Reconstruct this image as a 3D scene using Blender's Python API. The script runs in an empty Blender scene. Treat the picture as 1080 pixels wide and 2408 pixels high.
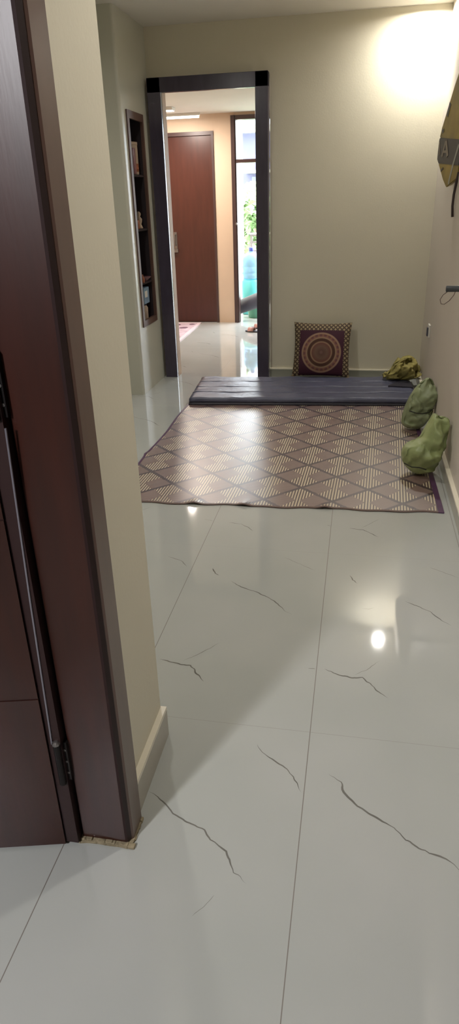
import bpy, bmesh, math, random
from mathutils import Vector, Matrix, noise
random.seed(7)
C = bpy.context.scene.collection
S = bpy.context.scene

# ------------------------------------------------------------------ camera
CAM_H = 1.45
cd = bpy.data.cameras.new('camera')
cam = bpy.data.objects.new('camera', cd)
C.objects.link(cam)
vY = Vector((318., -744., 1556.)).normalized()
vD = Vector((100., 3296., 1556.)); vD = (vD - vY * vD.dot(vY)).normalized()
vZ = -vD
vX = vY.cross(vZ).normalized()
R3 = Matrix((vX, vY, vZ))               # rows: world axes seen in (right, down, forward)
cr = R3 @ Vector((1, 0, 0)); cu = R3 @ Vector((0, -1, 0)); cb = R3 @ Vector((0, 0, -1))
M = Matrix(((cr.x, cu.x, cb.x, 0), (cr.y, cu.y, cb.y, 0), (cr.z, cu.z, cb.z, CAM_H), (0, 0, 0, 1)))
cam.matrix_world = M
cd.sensor_fit = 'HORIZONTAL'; cd.sensor_width = 36.0
cd.lens = 1556. / 1080. * 36.0
cd.clip_start = 0.02
S.camera = cam

# ------------------------------------------------------------------ world, exposure, lamps
W = bpy.data.worlds.new('sky'); S.world = W; W.use_nodes = True
wn = W.node_tree.nodes; wn.clear()
wo = wn.new('ShaderNodeOutputWorld'); wb = wn.new('ShaderNodeBackground')
wb.inputs[0].default_value = (0.86, 0.93, 1.0, 1); wb.inputs[1].default_value = 13.0
W.node_tree.links.new(wb.outputs[0], wo.inputs[0])
S.view_settings.view_transform = 'Standard'; S.view_settings.look = 'None'
S.view_settings.gamma = 1; S.view_settings.use_curve_mapping = False
S.view_settings.exposure = 0.12

MAIN_H = 2.65
FAR_H = 2.36
DOWNLIGHTS = [(0.374, 5.69, 15), (0.20, 1.75, 11), (-1.35, 3.3, 17)]   # x, y, watts; the last is added to raise the hall's ambient
ROOM_LAMP = (-1.45, -1.15, 2.2, 62)
FAR_LAMP = 38
FAR_LAMP_XY = (-2.13, 8.0)
PORTAL = True

def lamp(name, kind, loc, energy, color, size, rot=(0, 0, 0), size_y=None, spread=None):
    l = bpy.data.lights.new(name, kind); l.energy = energy; l.color = color
    if kind == 'AREA':
        l.size = size
        if size_y: l.shape = 'RECTANGLE'; l.size_y = size_y
        else: l.shape = 'DISK'
        if spread: l.spread = spread
    else:
        l.shadow_soft_size = size
    o = bpy.data.objects.new(name, l); C.objects.link(o); o.location = loc; o.rotation_euler = rot
    return o
if PORTAL:
    p = lamp('doorway_portal', 'AREA', (-0.9, 8.90, 1.16), 1, (1, 1, 1), 1.3, (math.radians(-90), 0, 0), 2.3)
    p.data.cycles.is_portal = True

# ------------------------------------------------------------------ materials
def s2l(c):
    return tuple(((x / 255.) / 12.92 if x / 255. <= 0.04045 else ((x / 255. + 0.055) / 1.055) ** 2.4) for x in c)
def mat(name, rgb, rough=0.5, spec=0.5, metal=0.0, bump=0.0, bscale=40, var=0.0, vscale=3, coat=0.0, crough=0.05,
        emit=0.0, trans=0.0, ior=1.5, stretch=None, alpha=None):
    m = bpy.data.materials.new(name); m.use_nodes = True
    nt = m.node_tree; b = nt.nodes['Principled BSDF']
    col = s2l(rgb) + (1,)
    b.inputs['Base Color'].default_value = col
    b.inputs['Roughness'].default_value = rough
    b.inputs['Specular IOR Level'].default_value = spec
    b.inputs['Metallic'].default_value = metal
    b.inputs['IOR'].default_value = ior
    b.inputs['Coat Weight'].default_value = coat; b.inputs['Coat Roughness'].default_value = crough
    if trans: b.inputs['Transmission Weight'].default_value = trans
    if emit:
        b.inputs['Emission Color'].default_value = col; b.inputs['Emission Strength'].default_value = emit
    tc = None
    if bump or var:
        tc = nt.nodes.new('ShaderNodeTexCoord'); mp = nt.nodes.new('ShaderNodeMapping')
        nt.links.new(tc.outputs['Object'], mp.inputs[0])
        if stretch: mp.inputs['Scale'].default_value = stretch
    if var:
        n = nt.nodes.new('ShaderNodeTexNoise'); n.inputs['Scale'].default_value = vscale; n.inputs['Detail'].default_value = 5
        nt.links.new(mp.outputs[0], n.inputs['Vector'])
        r = nt.nodes.new('ShaderNodeValToRGB')
        r.color_ramp.elements[0].position = 0.3; r.color_ramp.elements[1].position = 0.7
        r.color_ramp.elements[0].color = tuple(x * (1 - var) for x in col[:3]) + (1,)
        r.color_ramp.elements[1].color = tuple(min(1, x * (1 + var)) for x in col[:3]) + (1,)
        nt.links.new(n.outputs[0], r.inputs[0]); nt.links.new(r.outputs[0], b.inputs['Base Color'])
    if bump:
        n2 = nt.nodes.new('ShaderNodeTexNoise'); n2.inputs['Scale'].default_value = bscale; n2.inputs['Detail'].default_value = 4
        nt.links.new(mp.outputs[0], n2.inputs['Vector'])
        bp = nt.nodes.new('ShaderNodeBump'); bp.inputs['Strength'].default_value = bump; bp.inputs['Distance'].default_value = 0.01
        nt.links.new(n2.outputs[0], bp.inputs['Height']); nt.links.new(bp.outputs[0], b.inputs['Normal'])
    return m

class NG:
    """small helper to write node maths"""
    def __init__(s, m): s.nt = m.node_tree; s.N = s.nt.nodes; s.L = s.nt.links; s.b = s.N['Principled BSDF']
    def put(s, sock, v):
        if isinstance(v, (int, float)): sock.default_value = v
        else: s.L.new(v, sock)
    def m(s, op, a, b=0.0, c=None):
        n = s.N.new('ShaderNodeMath'); n.operation = op
        s.put(n.inputs[0], a); s.put(n.inputs[1], b)
        if c is not None: s.put(n.inputs[2], c)
        return n.outputs[0]
    def mix(s, f, a, b):
        n = s.N.new('ShaderNodeMix'); n.data_type = 'RGBA'
        s.put(n.inputs[0], f)
        for k, v in ((6, a), (7, b)):
            if isinstance(v, tuple): n.inputs[k].default_value = (v + (1,))[:4]
            else: s.L.new(v, n.inputs[k])
        return n.outputs[2]
    def noise(s, scale, detail=4, vec=None):
        n = s.N.new('ShaderNodeTexNoise'); n.inputs['Scale'].default_value = scale; n.inputs['Detail'].default_value = detail
        if vec is not None: s.L.new(vec, n.inputs['Vector'])
        return n.outputs[0]
    def ramp(s, v, lo, hi):
        n = s.N.new('ShaderNodeMapRange'); s.put(n.inputs[0], v); n.inputs[1].default_value = lo; n.inputs[2].default_value = hi
        return n.outputs[0]
    def coords(s, which='Object'):
        t = s.N.new('ShaderNodeTexCoord'); x = s.N.new('ShaderNodeSeparateXYZ'); s.L.new(t.outputs[which], x.inputs[0])
        return t.outputs[which], x.outputs[0], x.outputs[1], x.outputs[2]

M_ = {}
M_['wall'] = mat('cream_wall_paint', (212, 206, 186), 0.55, 0.3, bump=0.06, bscale=90, var=0.03, vscale=1.2)
M_['wallr'] = mat('pale_wall_paint', (212, 203, 192), 0.55, 0.3, bump=0.06, bscale=90, var=0.03, vscale=1.2)
M_['wallg'] = mat('shaded_cream_wall', (190, 190, 176), 0.30, 0.5, bump=0.05, bscale=60, var=0.04, vscale=1.0)  # cream paint greyed and darkened to carry this wall's cool shade
M_['wallp'] = mat('peach_wall_paint', (214, 190, 166), 0.55, 0.3, bump=0.04, bscale=60, var=0.03)
M_['walln'] = mat('darkened_near_wall', (84, 62, 48), 0.6, 0.3, var=0.03)  # unseen near-room walls, darkened so the upper door reflects little light
M_['ceil'] = mat('white_ceiling_paint', (226, 222, 212), 0.7, 0.2, var=0.02)
M_['base'] = mat('skirting_tile', (176, 170, 158), 0.22, 0.5, var=0.04, vscale=4)
M_['baseg'] = mat('grey_skirting_tile', (150, 150, 138), 0.22, 0.5, var=0.04, vscale=4)
M_['lip'] = mat('cream_skirting_lip', (228, 221, 202), 0.3, 0.5)
M_['wood'] = mat('dark_red_brown_wood', (50, 17, 6), 0.36, 0.3, coat=0.30, crough=0.36, var=0.22, vscale=3, stretch=(9, 9, 1.0), bump=0.03, bscale=20)
M_['jamb'] = mat('brown_painted_frame', (96, 74, 64), 0.30, 0.5, coat=0.2, crough=0.2, var=0.08, vscale=5, stretch=(6, 6, 1))
M_['groove'] = mat('dark_brown_groove', (44, 25, 24), 0.5, 0.3)
M_['fdoor'] = mat('far_reddish_brown_door', (72, 38, 30), 0.30, 0.5, var=0.12, vscale=3, stretch=(8, 8, 1))
M_['frame'] = mat('hazed_dark_frame', (66, 60, 74), 0.26, 0.5, var=0.12, vscale=5, stretch=(6, 6, 1))  # base colour lifted towards blue to imitate veil glare on the jambs
M_['ffr'] = mat('brown_far_frame', (74, 54, 52), 0.35, 0.5)
M_['steel'] = mat('dull_steel', (140, 135, 132), 0.35, 0.5, metal=0.9)
M_['blacksteel'] = mat('blackened_steel', (28, 24, 24), 0.42, 0.5, metal=0.6)
M_['gapglint'] = mat('gap_reflection_silver', (150, 146, 156), 0.35, 0.5, metal=0.6)
M_['putty'] = mat('tan_mortar_putty', (150, 138, 112), 0.85, 0.2, bump=0.4, bscale=120, var=0.25, vscale=60)
M_['vein'] = mat('grey_marble_vein', (118, 116, 110), 0.05, 0.5, var=0.18, vscale=18)
M_['veinl'] = mat('light_marble_vein', (142, 141, 134), 0.05, 0.5, var=0.14, vscale=18)
M_['lampglow'] = mat('lamp_diffuser', (255, 250, 238), 0.4, emit=14)
M_['tubeglow'] = mat('tube_diffuser', (255, 252, 246), 0.4, emit=5)
M_['white'] = mat('white_plastic', (226, 224, 216), 0.35)
M_['dark'] = mat('black_plastic', (34, 32, 32), 0.4)
M_['glass'] = mat('clear_glass', (240, 246, 246), 0.08, trans=1.0, ior=1.1)

# floor tile: plain glossy body, thin grout lines
m = mat('white_marble_tile', (178, 180, 174), 0.05, 0.6, ior=1.52); M_['floor'] = m
g = NG(m); v, x, y, z = g.coords()
fx = g.m('ABSOLUTE', g.m('SUBTRACT', g.m('FRACT', g.m('ADD', g.m('DIVIDE', g.m('ADD', x, 0.0755), 0.580), 0.5)), 0.5))
fy = g.m('ABSOLUTE', g.m('SUBTRACT', g.m('FRACT', g.m('ADD', g.m('DIVIDE', g.m('SUBTRACT', y, 1.524), 1.118), 0.5)), 0.5))
lx = g.m('LESS_THAN', fx, 0.0012 / 0.58); ly = g.m('LESS_THAN', fy, 0.0009 / 1.118)
ly = g.m('MULTIPLY', ly, 0.55)
ln = g.m('MAXIMUM', lx, ly)
cl = g.mix(g.ramp(g.noise(1.3, 3, v), 0.35, 0.65), s2l((174, 177, 172)), s2l((184, 185, 181)))
g.L.new(g.mix(ln, cl, s2l((118, 112, 104))), g.b.inputs['Base Color'])
g.put(g.b.inputs['Roughness'], g.m('ADD', g.m('MULTIPLY', ln, 0.5), 0.045))

# woven plastic mat
m = mat('woven_diamond_mat', (130, 104, 100), 0.40, 0.5, coat=1.0, crough=0.35)
m.node_tree.nodes['Principled BSDF'].inputs['Coat IOR'].default_value = 2.0; M_['rug'] = m
g = NG(m)
uvn = g.N.new('ShaderNodeUVMap'); uvn.uv_map = 'weave'; sp = g.N.new('ShaderNodeSeparateXYZ'); g.L.new(uvn.outputs[0], sp.inputs[0])
u, vv = sp.outputs[0], sp.outputs[1]
nz = g.m('MULTIPLY', g.m('SUBTRACT', g.noise(60, 2, uvn.outputs[0]), 0.5), 0.010)
U = g.m('DIVIDE', g.m('ADD', u, nz), 0.18); V = g.m('DIVIDE', g.m('ADD', vv, nz), 0.1725)
s_ = g.m('SUBTRACT', g.m('FRACT', g.m('MULTIPLY', g.m('ADD', U, V), 0.5)), 0.5)
t_ = g.m('SUBTRACT', g.m('FRACT', g.m('MULTIPLY', g.m('SUBTRACT', U, V), 0.5)), 0.5)
p_ = g.m('ABSOLUTE', g.m('ADD', s_, t_)); q_ = g.m('ABSOLUTE', g.m('SUBTRACT', s_, t_))
edge = g.m('GREATER_THAN', g.m('ADD', p_, q_), 0.915)
stripezone = g.m('GREATER_THAN', q_, g.m('MULTIPLY', g.m('SUBTRACT', p_, 0.06), 1.22))
sf = g.m('FRACT', g.m('DIVIDE', u, 0.015))
st = g.m('GREATER_THAN', sf, 0.48)
body = s2l((124, 98, 94)); purple = s2l((48, 20, 48)); cream = s2l((206, 190, 162)); mauve = s2l((72, 44, 54))
stripe = g.mix(st, mauve, cream)
wv = g.m('GREATER_THAN', g.m('FRACT', g.m('DIVIDE', vv, 0.006)), 0.5)
bodyc = g.mix(wv, body, s2l((134, 110, 104)))
c1 = g.mix(stripezone, bodyc, stripe)
inside = g.m('LESS_THAN', g.m('ADD', p_, q_), 0.90)
c2 = g.mix(g.m('MULTIPLY', edge, 0.9), c1, purple)
g.L.new(c2, g.b.inputs['Base Color'])
bp = g.N.new('ShaderNodeBump'); bp.inputs['Strength'].default_value = 0.25; bp.inputs['Distance'].default_value = 0.003
g.L.new(g.m('SINE', g.m('MULTIPLY', vv, 900.)), bp.inputs['Height']); g.L.new(bp.outputs[0], g.b.inputs['Normal'])
M_['rugedge'] = mat('purple_mat_binding', (84, 54, 84), 0.4, 0.5)
M_['rugedge2'] = mat('brown_mat_binding', (112, 92, 86), 0.5, 0.4)

M_['mattress'] = mat('charcoal_blue_mattress_cloth', (84, 86, 106), 0.40, 0.5, bump=0.25, bscale=30, var=0.12, vscale=6)
M_['mattress2'] = mat('mattress_side_cloth', (48, 46, 58), 0.5, 0.5, bump=0.2, bscale=40)
M_['sack'] = mat('moss_green_sack_plastic', (150, 162, 110), 0.42, 0.5, bump=0.9, bscale=9, var=0.22, vscale=9)
M_['sack2'] = mat('grey_green_sack_plastic', (138, 148, 112), 0.42, 0.5, bump=0.9, bscale=10, var=0.22, vscale=9)
M_['cloth'] = mat('olive_yellow_cloth', (152, 142, 84), 0.75, 0.3, bump=0.8, bscale=14, var=0.38, vscale=16)
M_['tie'] = mat('dark_tie', (48, 50, 36), 0.7)

# cushion face: purple-maroon square, rings, chequered border
m = mat('mandala_cushion_cloth', (70, 40, 48), 0.7, 0.25); M_['cushion'] = m
g = NG(m); v, x, y, z = g.coords()
ax = g.m('ABSOLUTE', x); az = g.m('ABSOLUTE', g.m('ADD', z, 0.032))
mx = g.m('MAXIMUM', ax, az)
r = g.m('SQRT', g.m('ADD', g.m('POWER', ax, 2.0), g.m('POWER', g.m('ADD', z, 0.032), 2.0)))
ring = g.N.new('ShaderNodeValToRGB'); ring.color_ramp.interpolation = 'LINEAR'
g.L.new(g.m('DIVIDE', r, 0.166), ring.inputs[0])
cs = [(0.0, (110, 84, 74)), (0.12, (88, 62, 54)), (0.30, (104, 80, 66)), (0.46, (100, 62, 54)), (0.52, (146, 118, 92)), (0.57, (72, 44, 34)),
      (0.68, (72, 46, 36)), (0.73, (150, 124, 98)), (0.80, (116, 78, 74)), (0.88, (92, 54, 58)), (0.94, (152, 124, 102)), (1.0, (118, 92, 80))]
e = ring.color_ramp.elements
e[0].position = 0; e[0].color = s2l(cs[0][1]) + (1,); e[1].position = 1; e[1].color = s2l(cs[-1][1]) + (1,)
for pz, c in cs[1:-1]:
    k = e.new(pz); k.color = s2l(c) + (1,)
ang = g.m('ARCTAN2', x, g.m('ADD', z, 0.032))
petal = g.m('MULTIPLY', g.m('SINE', g.m('MULTIPLY', ang, 24.0)), g.m('LESS_THAN', g.m('ABSOLUTE', g.m('SUBTRACT', r, 0.142)), 0.012))
rc = g.mix(g.m('MULTIPLY', g.m('GREATER_THAN', petal, 0.2), 0.4), ring.outputs[0], s2l((150, 112, 76)))
inner = g.mix(g.m('LESS_THAN', r, 0.166), s2l((62, 30, 44)), rc)
d1 = g.m('FRACT', g.m('DIVIDE', g.m('ADD', x, z), 0.036)); d2 = g.m('FRACT', g.m('DIVIDE', g.m('SUBTRACT', x, z), 0.036))
ck = g.m('MULTIPLY', g.m('LESS_THAN', g.m('ABSOLUTE', g.m('SUBTRACT', d1, 0.5)), 0.30), g.m('LESS_THAN', g.m('ABSOLUTE', g.m('SUBTRACT', d2, 0.5)), 0.30))
bc = g.mix(ck, s2l((74, 60, 48)), s2l((150, 134, 104)))
g.L.new(g.mix(g.m('GREATER_THAN', mx, 0.184), inner, bc), g.b.inputs['Base Color'])
M_['tassel'] = mat('cushion_fringe', (140, 122, 92), 0.8, 0.2)

M_['yellow'] = mat('ochre_yellow_print', (150, 128, 52), 0.35, 0.5, var=0.30, vscale=7)
M_['band'] = mat('dark_grey_print_band', (66, 62, 66), 0.35, 0.5, var=0.10, vscale=9)
M_['letter'] = mat('faded_letter_print', (150, 140, 126), 0.5)
M_['strip'] = mat('pale_reflective_strip', (160, 160, 152), 0.4)
M_['strap'] = mat('dark_brown_strap', (62, 48, 46), 0.7)
M_['bagside'] = mat('bag_side_cloth', (96, 84, 50), 0.6)
M_['rod'] = mat('dark_rod', (58, 62, 66), 0.45)
M_['cord'] = mat('brown_grey_cord', (104, 84, 78), 0.7)
M_['nwood'] = mat('niche_brown_wood', (86, 62, 52), 0.45, 0.4, var=0.1, vscale=8, stretch=(6, 6, 1))
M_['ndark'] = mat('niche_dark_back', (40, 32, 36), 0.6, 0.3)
M_['jarw'] = mat('beige_tin', (168, 150, 130), 0.5, var=0.15, vscale=25)
M_['bluebox'] = mat('pale_blue_print', (120, 148, 172), 0.5, var=0.18, vscale=30)
M_['orange'] = mat('orange_brown_print', (140, 80, 50), 0.5)
M_['rose'] = mat('dusty_rose_glaze', (120, 82, 86), 0.35)
M_['mat2'] = mat('lilac_patterned_mat', (196, 176, 186), 0.8, 0.2, var=0.22, vscale=9)
M_['mat2e'] = mat('lilac_mat_border', (218, 200, 206), 0.8, 0.2)
M_['mat2p'] = mat('plum_mat_motif', (112, 86, 100), 0.8, 0.2)
M_['blue'] = mat('clear_blue_plastic', (160, 198, 230), 0.12, 0.5, trans=0.6, ior=1.2)
M_['bluecap'] = mat('dark_blue_cap', (54, 66, 140), 0.4)
M_['teal'] = mat('teal_plastic', (92, 182, 190), 0.3, 0.5)
M_['green'] = mat('sea_green_plastic', (96, 158, 134), 0.35, 0.5)
M_['grey'] = mat('slate_grey_plastic', (82, 82, 94), 0.45, 0.5, bump=0.2, bscale=20)
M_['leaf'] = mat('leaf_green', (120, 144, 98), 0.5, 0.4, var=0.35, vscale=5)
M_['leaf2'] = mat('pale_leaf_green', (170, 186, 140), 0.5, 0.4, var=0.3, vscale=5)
M_['bark'] = mat('bark', (96, 82, 66), 0.8, bump=0.5)
M_['rail'] = mat('dark_rail_metal', (92, 84, 84), 0.5)
M_['pillar'] = mat('pale_cream_plaster', (230, 222, 198), 0.7, var=0.03)
M_['house'] = mat('lavender_grey_render', (92, 90, 116), 0.8, var=0.06, vscale=2)
M_['housew'] = mat('dark_house_window', (84, 88, 104), 0.3)
M_['sole'] = mat('dark_slipper_sole', (58, 56, 62), 0.7)
M_['pink'] = mat('dusty_pink_strap', (196, 150, 142), 0.6)
M_['ground'] = mat('balcony_floor_tile', (190, 188, 182), 0.25, 0.5, var=0.04)

# ------------------------------------------------------------------ mesh helpers
def link(name, bm, mats, parent=None, smooth=False, loc=None):
    bmesh.ops.recalc_face_normals(bm, faces=bm.faces[:])
    me = bpy.data.meshes.new(name); bm.to_mesh(me); bm.free()
    for mm in (mats if isinstance(mats, (list, tuple)) else [mats]): me.materials.append(M_[mm])
    if smooth:
        for p in me.polygons: p.use_smooth = True
    o = bpy.data.objects.new(name, me); C.objects.link(o)
    if parent is not None: o.parent = parent
    if loc is not None: o.location = loc
    return o
def empty(name, loc=(0, 0, 0), rotz=0):
    o = bpy.data.objects.new(name, None); C.objects.link(o); o.location = loc; o.rotation_euler = (0, 0, rotz)
    o.empty_display_size = 0.1
    return o
def tag(o, label, cat, group=None):
    o['label'] = label; o['category'] = cat
    if group: o['group'] = group
    return o
def struct(o): o['kind'] = 'structure'; return o
def box(bm, a, b, mi=0, bev=0.0):
    x0, y0, z0 = a; x1, y1, z1 = b
    vs = [bm.verts.new(p) for p in ((x0, y0, z0), (x1, y0, z0), (x1, y1, z0), (x0, y1, z0), (x0, y0, z1), (x1, y0, z1), (x1, y1, z1), (x0, y1, z1))]
    fs = [bm.faces.new([vs[i] for i in f]) for f in ((0, 3, 2, 1), (4, 5, 6, 7), (0, 1, 5, 4), (1, 2, 6, 5), (2, 3, 7, 6), (3, 0, 4, 7))]
    for f in fs: f.material_index = mi
    if bev:
        es = list({e for f in fs for e in f.edges})
        r = bmesh.ops.bevel(bm, geom=es, offset=bev, segments=2, profile=0.6, affect='EDGES', clamp_overlap=True)
        for f in r['faces']: f.material_index = mi
    return vs
def obox(name, a, b, m, parent=None, bev=0.0, smooth=False):
    bm = bmesh.new(); box(bm, a, b, 0, bev); return link(name, bm, m, parent, smooth)
def prism(bm, pts, z0, z1, mi=0):
    """vertical prism over a plan outline"""
    lo = [bm.verts.new((x, y, z0)) for x, y in pts]; hi = [bm.verts.new((x, y, z1)) for x, y in pts]
    n = len(pts)
    for f in [bm.faces.new(lo[::-1]), bm.faces.new(hi)] + [bm.faces.new((lo[i], lo[(i + 1) % n], hi[(i + 1) % n], hi[i])) for i in range(n)]:
        f.material_index = mi
def lathe(bm, prof, c=(0, 0, 0), n=32, mi=0, axis='Z', sx=1, sy=1):
    rings = []
    for r, z in prof:
        ring = []
        for i in range(n):
            a = 2 * math.pi * i / n
            p = Vector((r * math.cos(a) * sx, r * math.sin(a) * sy, z))
            if axis == 'X': p = Vector((p.z, p.x, p.y))
            if axis == 'Y': p = Vector((p.x, p.z, p.y))
            ring.append(bm.verts.new(Vector(c) + p))
        rings.append(ring)
    for a, b in zip(rings, rings[1:]):
        for i in range(n):
            f = bm.faces.new((a[i], a[(i + 1) % n], b[(i + 1) % n], b[i])); f.material_index = mi
    for rg in (rings[0], rings[-1]):
        f = bm.faces.new(rg); f.material_index = mi
def tube(bm, pts, r, n=8, mi=0, closed=False):
    pts = [Vector(p) for p in pts]; rings = []; pu = None
    for k, p in enumerate(pts):
        a = pts[k - 1] if (k or closed) else p; b = pts[(k + 1) % len(pts)] if (k < len(pts) - 1 or closed) else p
        d = (b - a).normalized()
        if pu is None:
            u = d.cross(Vector((0, 0, 1)))
            if u.length < 0.05: u = d.cross(Vector((1, 0, 0)))
        else: u = pu - d * pu.dot(d)
        u.normalize(); pu = u; w = d.cross(u)
        rr = r[k] if isinstance(r, (list, tuple)) else r
        rings.append([bm.verts.new(p + (u * math.cos(2 * math.pi * i / n) + w * math.sin(2 * math.pi * i / n)) * rr) for i in range(n)])
    prs = list(zip(rings, rings[1:])) + ([(rings[-1], rings[0])] if closed else [])
    for a, b in prs:
        for i in range(n):
            f = bm.faces.new((a[i], a[(i + 1) % n], b[(i + 1) % n], b[i])); f.material_index = mi
    if not closed:
        for rg in (rings[0], rings[-1]): bm.faces.new(rg).material_index = mi

# ------------------------------------------------------------------ FLOOR with inlaid print veins (one mesh)
bm = bmesh.new()
box(bm, (-3.3, -2.9, -0.06), (2.4, 8.85, 0.0))
VN = {
 'near1': [(-0.492, 1.236), (-0.463, 1.222), (-0.434, 1.201), (-0.407, 1.176), (-0.36, 1.155), (-0.316, 1.14), (-0.295, 1.115), (-0.268, 1.1), (-0.249, 1.089), (-0.239, 1.068), (-0.222, 1.038), (-0.189, 1.014)],
 'near2': [(-0.226, 1.45), (-0.206, 1.423), (-0.171, 1.399), (-0.131, 1.373), (-0.109, 1.347), (-0.084, 1.298)],
 'near3': [(-0.014, 1.373), (0.021, 1.349), (0.03, 1.316), (0.057, 1.283), (0.106, 1.252), (0.159, 1.223), (0.184, 1.193), (0.223, 1.171), (0.279, 1.155), (0.303, 1.132), (0.328, 1.1)],
 'near4': [(-0.254, 0.974), (-0.273, 0.945), (-0.295, 0.916)],
 'm1': [(-0.051, 1.827), (0.001, 1.802), (0.047, 1.793), (0.077, 1.801), (0.102, 1.773), (0.126, 1.739), (0.159, 1.71)],
 'm1b': [(0.052, 1.81), (0.092, 1.843), (0.136, 1.9)],
 'm1c': [(-0.105, 1.822), (-0.08, 1.822)],
 'm2': [(-0.621, 1.796), (-0.574, 1.786), (-0.535, 1.778), (-0.505, 1.776), (-0.476, 1.742), (-0.44, 1.699)],
 'm2b': [(-0.538, 1.798), (-0.493, 1.841), (-0.431, 1.919)],
 'm3': [(-0.564, 2.439), (-0.547, 2.402), (-0.527, 2.384)],
 'm3b': [(-0.47, 2.349), (-0.417, 2.307), (-0.349, 2.276), (-0.307, 2.251), (-0.266, 2.218), (-0.245, 2.192), (-0.216, 2.153), (-0.191, 2.135)],
 'm4': [(0.024, 2.46), (0.037, 2.426), (0.057, 2.399)],
 'm4b': [(0.242, 2.29), (0.287, 2.261), (0.331, 2.231), (0.355, 2.193), (0.4, 2.145)],
 'm4c': [(0.076, 2.216), (0.099, 2.213), (0.123, 2.229)],
 'm5': [(-0.791, 2.519), (-0.718, 2.487), (-0.678, 2.437)],
 'm6': [(-0.269, 2.581), (-0.196, 2.53), (-0.123, 2.481)],
 'm7': [(0.359, 2.573), (0.413, 2.538), (0.47, 2.501)],
 'f1': [(-0.578, 2.892), (-0.515, 2.886), (-0.471, 2.851), (-0.443, 2.814)],
 'f2': [(-0.096, 2.926), (-0.073, 2.922)],
 'f3': [(0.011, 2.906), (0.081, 2.895), (0.124, 2.855), (0.149, 2.827)],
 'f3b': [(0.074, 2.921), (0.125, 2.985), (0.163, 3.035)],
 'f4': [(-0.707, 2.914), (-0.658, 2.902)]}
VW = {'near1': .0042, 'near2': .004, 'near3': .0052, 'near4': .002, 'm1': .0060, 'm1b': .0026, 'm1c': .004, 'm2': .0055, 'm2b': .0026,
      'm3': .005, 'm3b': .0045, 'm4': .0045, 'm4b': .004, 'm4c': .0015, 'm5': .003, 'm6': .0025, 'm7': .003, 'f1': .0035, 'f2': .004,
      'f3': .0042, 'f3b': .002, 'f4': .002}
LIGHT = {'near4', 'm1b', 'm2b', 'm4c', 'm5', 'm6', 'm7', 'f3b', 'f4', 'm1c'}
def vein(pts, w, mi, zz):
    # subdivide with small jitter, then a ribbon of changing width
    P = []
    for a, b in zip(pts, pts[1:]):
        a = Vector(a); b = Vector(b); n = max(2, int((b - a).length / 0.006))
        for i in range(n): P.append(a.lerp(b, i / n))
    P.append(Vector(pts[-1]))
    for i, p in enumerate(P):
        j = noise.noise(Vector((p.x * 60, p.y * 60, 3))) * 0.0035
        P[i] = p + Vector((j, noise.noise(Vector((p.y * 60, p.x * 60, 9))) * 0.0035))
    L, Rr = [], []
    N = len(P)
    for i, p in enumerate(P):
        d = (P[min(N - 1, i + 1)] - P[max(0, i - 1)]).normalized(); nn = Vector((-d.y, d.x))
        k = i / (N - 1)
        ww = w * 0.5 * (min(1, k * 7) * min(1, (1 - k) * 5) + 0.06) * (0.42 + 0.75 * max(0, 0.5 + noise.noise(Vector((p.x * 22, p.y * 22, 5)))))
        L.append(bm.verts.new((*(p + nn * ww), zz))); Rr.append(bm.verts.new((*(p - nn * ww), zz)))
    for i in range(N - 1):
        f = bm.faces.new((L[i], Rr[i], Rr[i + 1], L[i + 1])); f.material_index = mi
for k, pts in VN.items(): vein(pts, VW[k], 2 if k in LIGHT else 1, 0.00025)
# the same print on the tiles round about
near_tile = ['m2', 'm2b', 'm3', 'm3b']
for (i, j) in [(-1, 0), (-2, 0), (-3, 0), (-1, 1), (-2, 1), (-3, 1), (-2, 2), (-2, 3), (-1, 3), (-1, 4), (-2, 4), (-2, 5), (-1, 5), (0, 4), (0, 5), (0, -2), (1, -2), (-1, -2)]:
    for k in near_tile:
        vein([(px + i * 0.58, py + j * 1.118) for px, py in VN[k]], VW[k] * 0.8, 1 if k != 'm2b' else 2, 0.00025)
floor = struct(link('floor', bm, ['floor', 'vein', 'veinl']))

# ------------------------------------------------------------------ ROOM SHELL
WR = 0.538      # right wall face
struct(obox('wall_right', (WR, 1.12, 0), (WR + 0.16, 5.88, MAIN_H), 'wallr'))
bm = bmesh.new()
box(bm, (-0.752, 5.88, 0), (1.3, 6.02, MAIN_H))
box(bm, (-2.3, 5.88, 2.30), (-0.752, 6.02, MAIN_H))
struct(link('wall_back', bm, 'wall'))
# wall with the niche
NX, NY0, NY1, NZ0, NZ1 = -1.716, 5.295, 5.665, 0.54, 2.045
bm = bmesh.new()
cy0 = 5.175
def roundc(x0, x1, y0, y1, z0, z1, r=0.022):
    pts = [(x0, y0)] + [(x1 - r + r * math.sin(a), y0 + r - r * math.cos(a)) for a in [math.pi / 2 * i / 6 for i in range(7)]] + [(x1, y1), (x0, y1)]
    prism(bm, pts, z0, z1)
roundc(-3.2, NX, cy0, NY0, 0, MAIN_H)
box(bm, (-2.3, NY0, 0), (NX, NY1, NZ0)); box(bm, (-2.3, NY0, NZ1), (NX, NY1, MAIN_H))
box(bm, (-2.3, NY0, NZ0), (-1.90, NY1, NZ1)); box(bm, (-2.3, NY1, 0), (NX, 5.88, MAIN_H))
struct(link('wall_left', bm, 'wallg', smooth=False))
# pale reveal behind the doorway frame
struct(obox('wall_reveal', (-1.70, 5.832, 0), (-1.588, 5.93, 2.30), 'wallp'))
# doorway frame (opening without a leaf)
bm = bmesh.new()
box(bm, (-1.695, 5.79, 0), (-1.590, 5.832, 2.31), bev=0.003)
box(bm, (-0.853, 5.79, 0), (-0.755, 5.90, 2.31), bev=0.003)
box(bm, (-1.695, 5.79, 2.21), (-0.755, 5.832, 2.31), bev=0.003)
struct(link('trim_1', bm, 'frame'))
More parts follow.
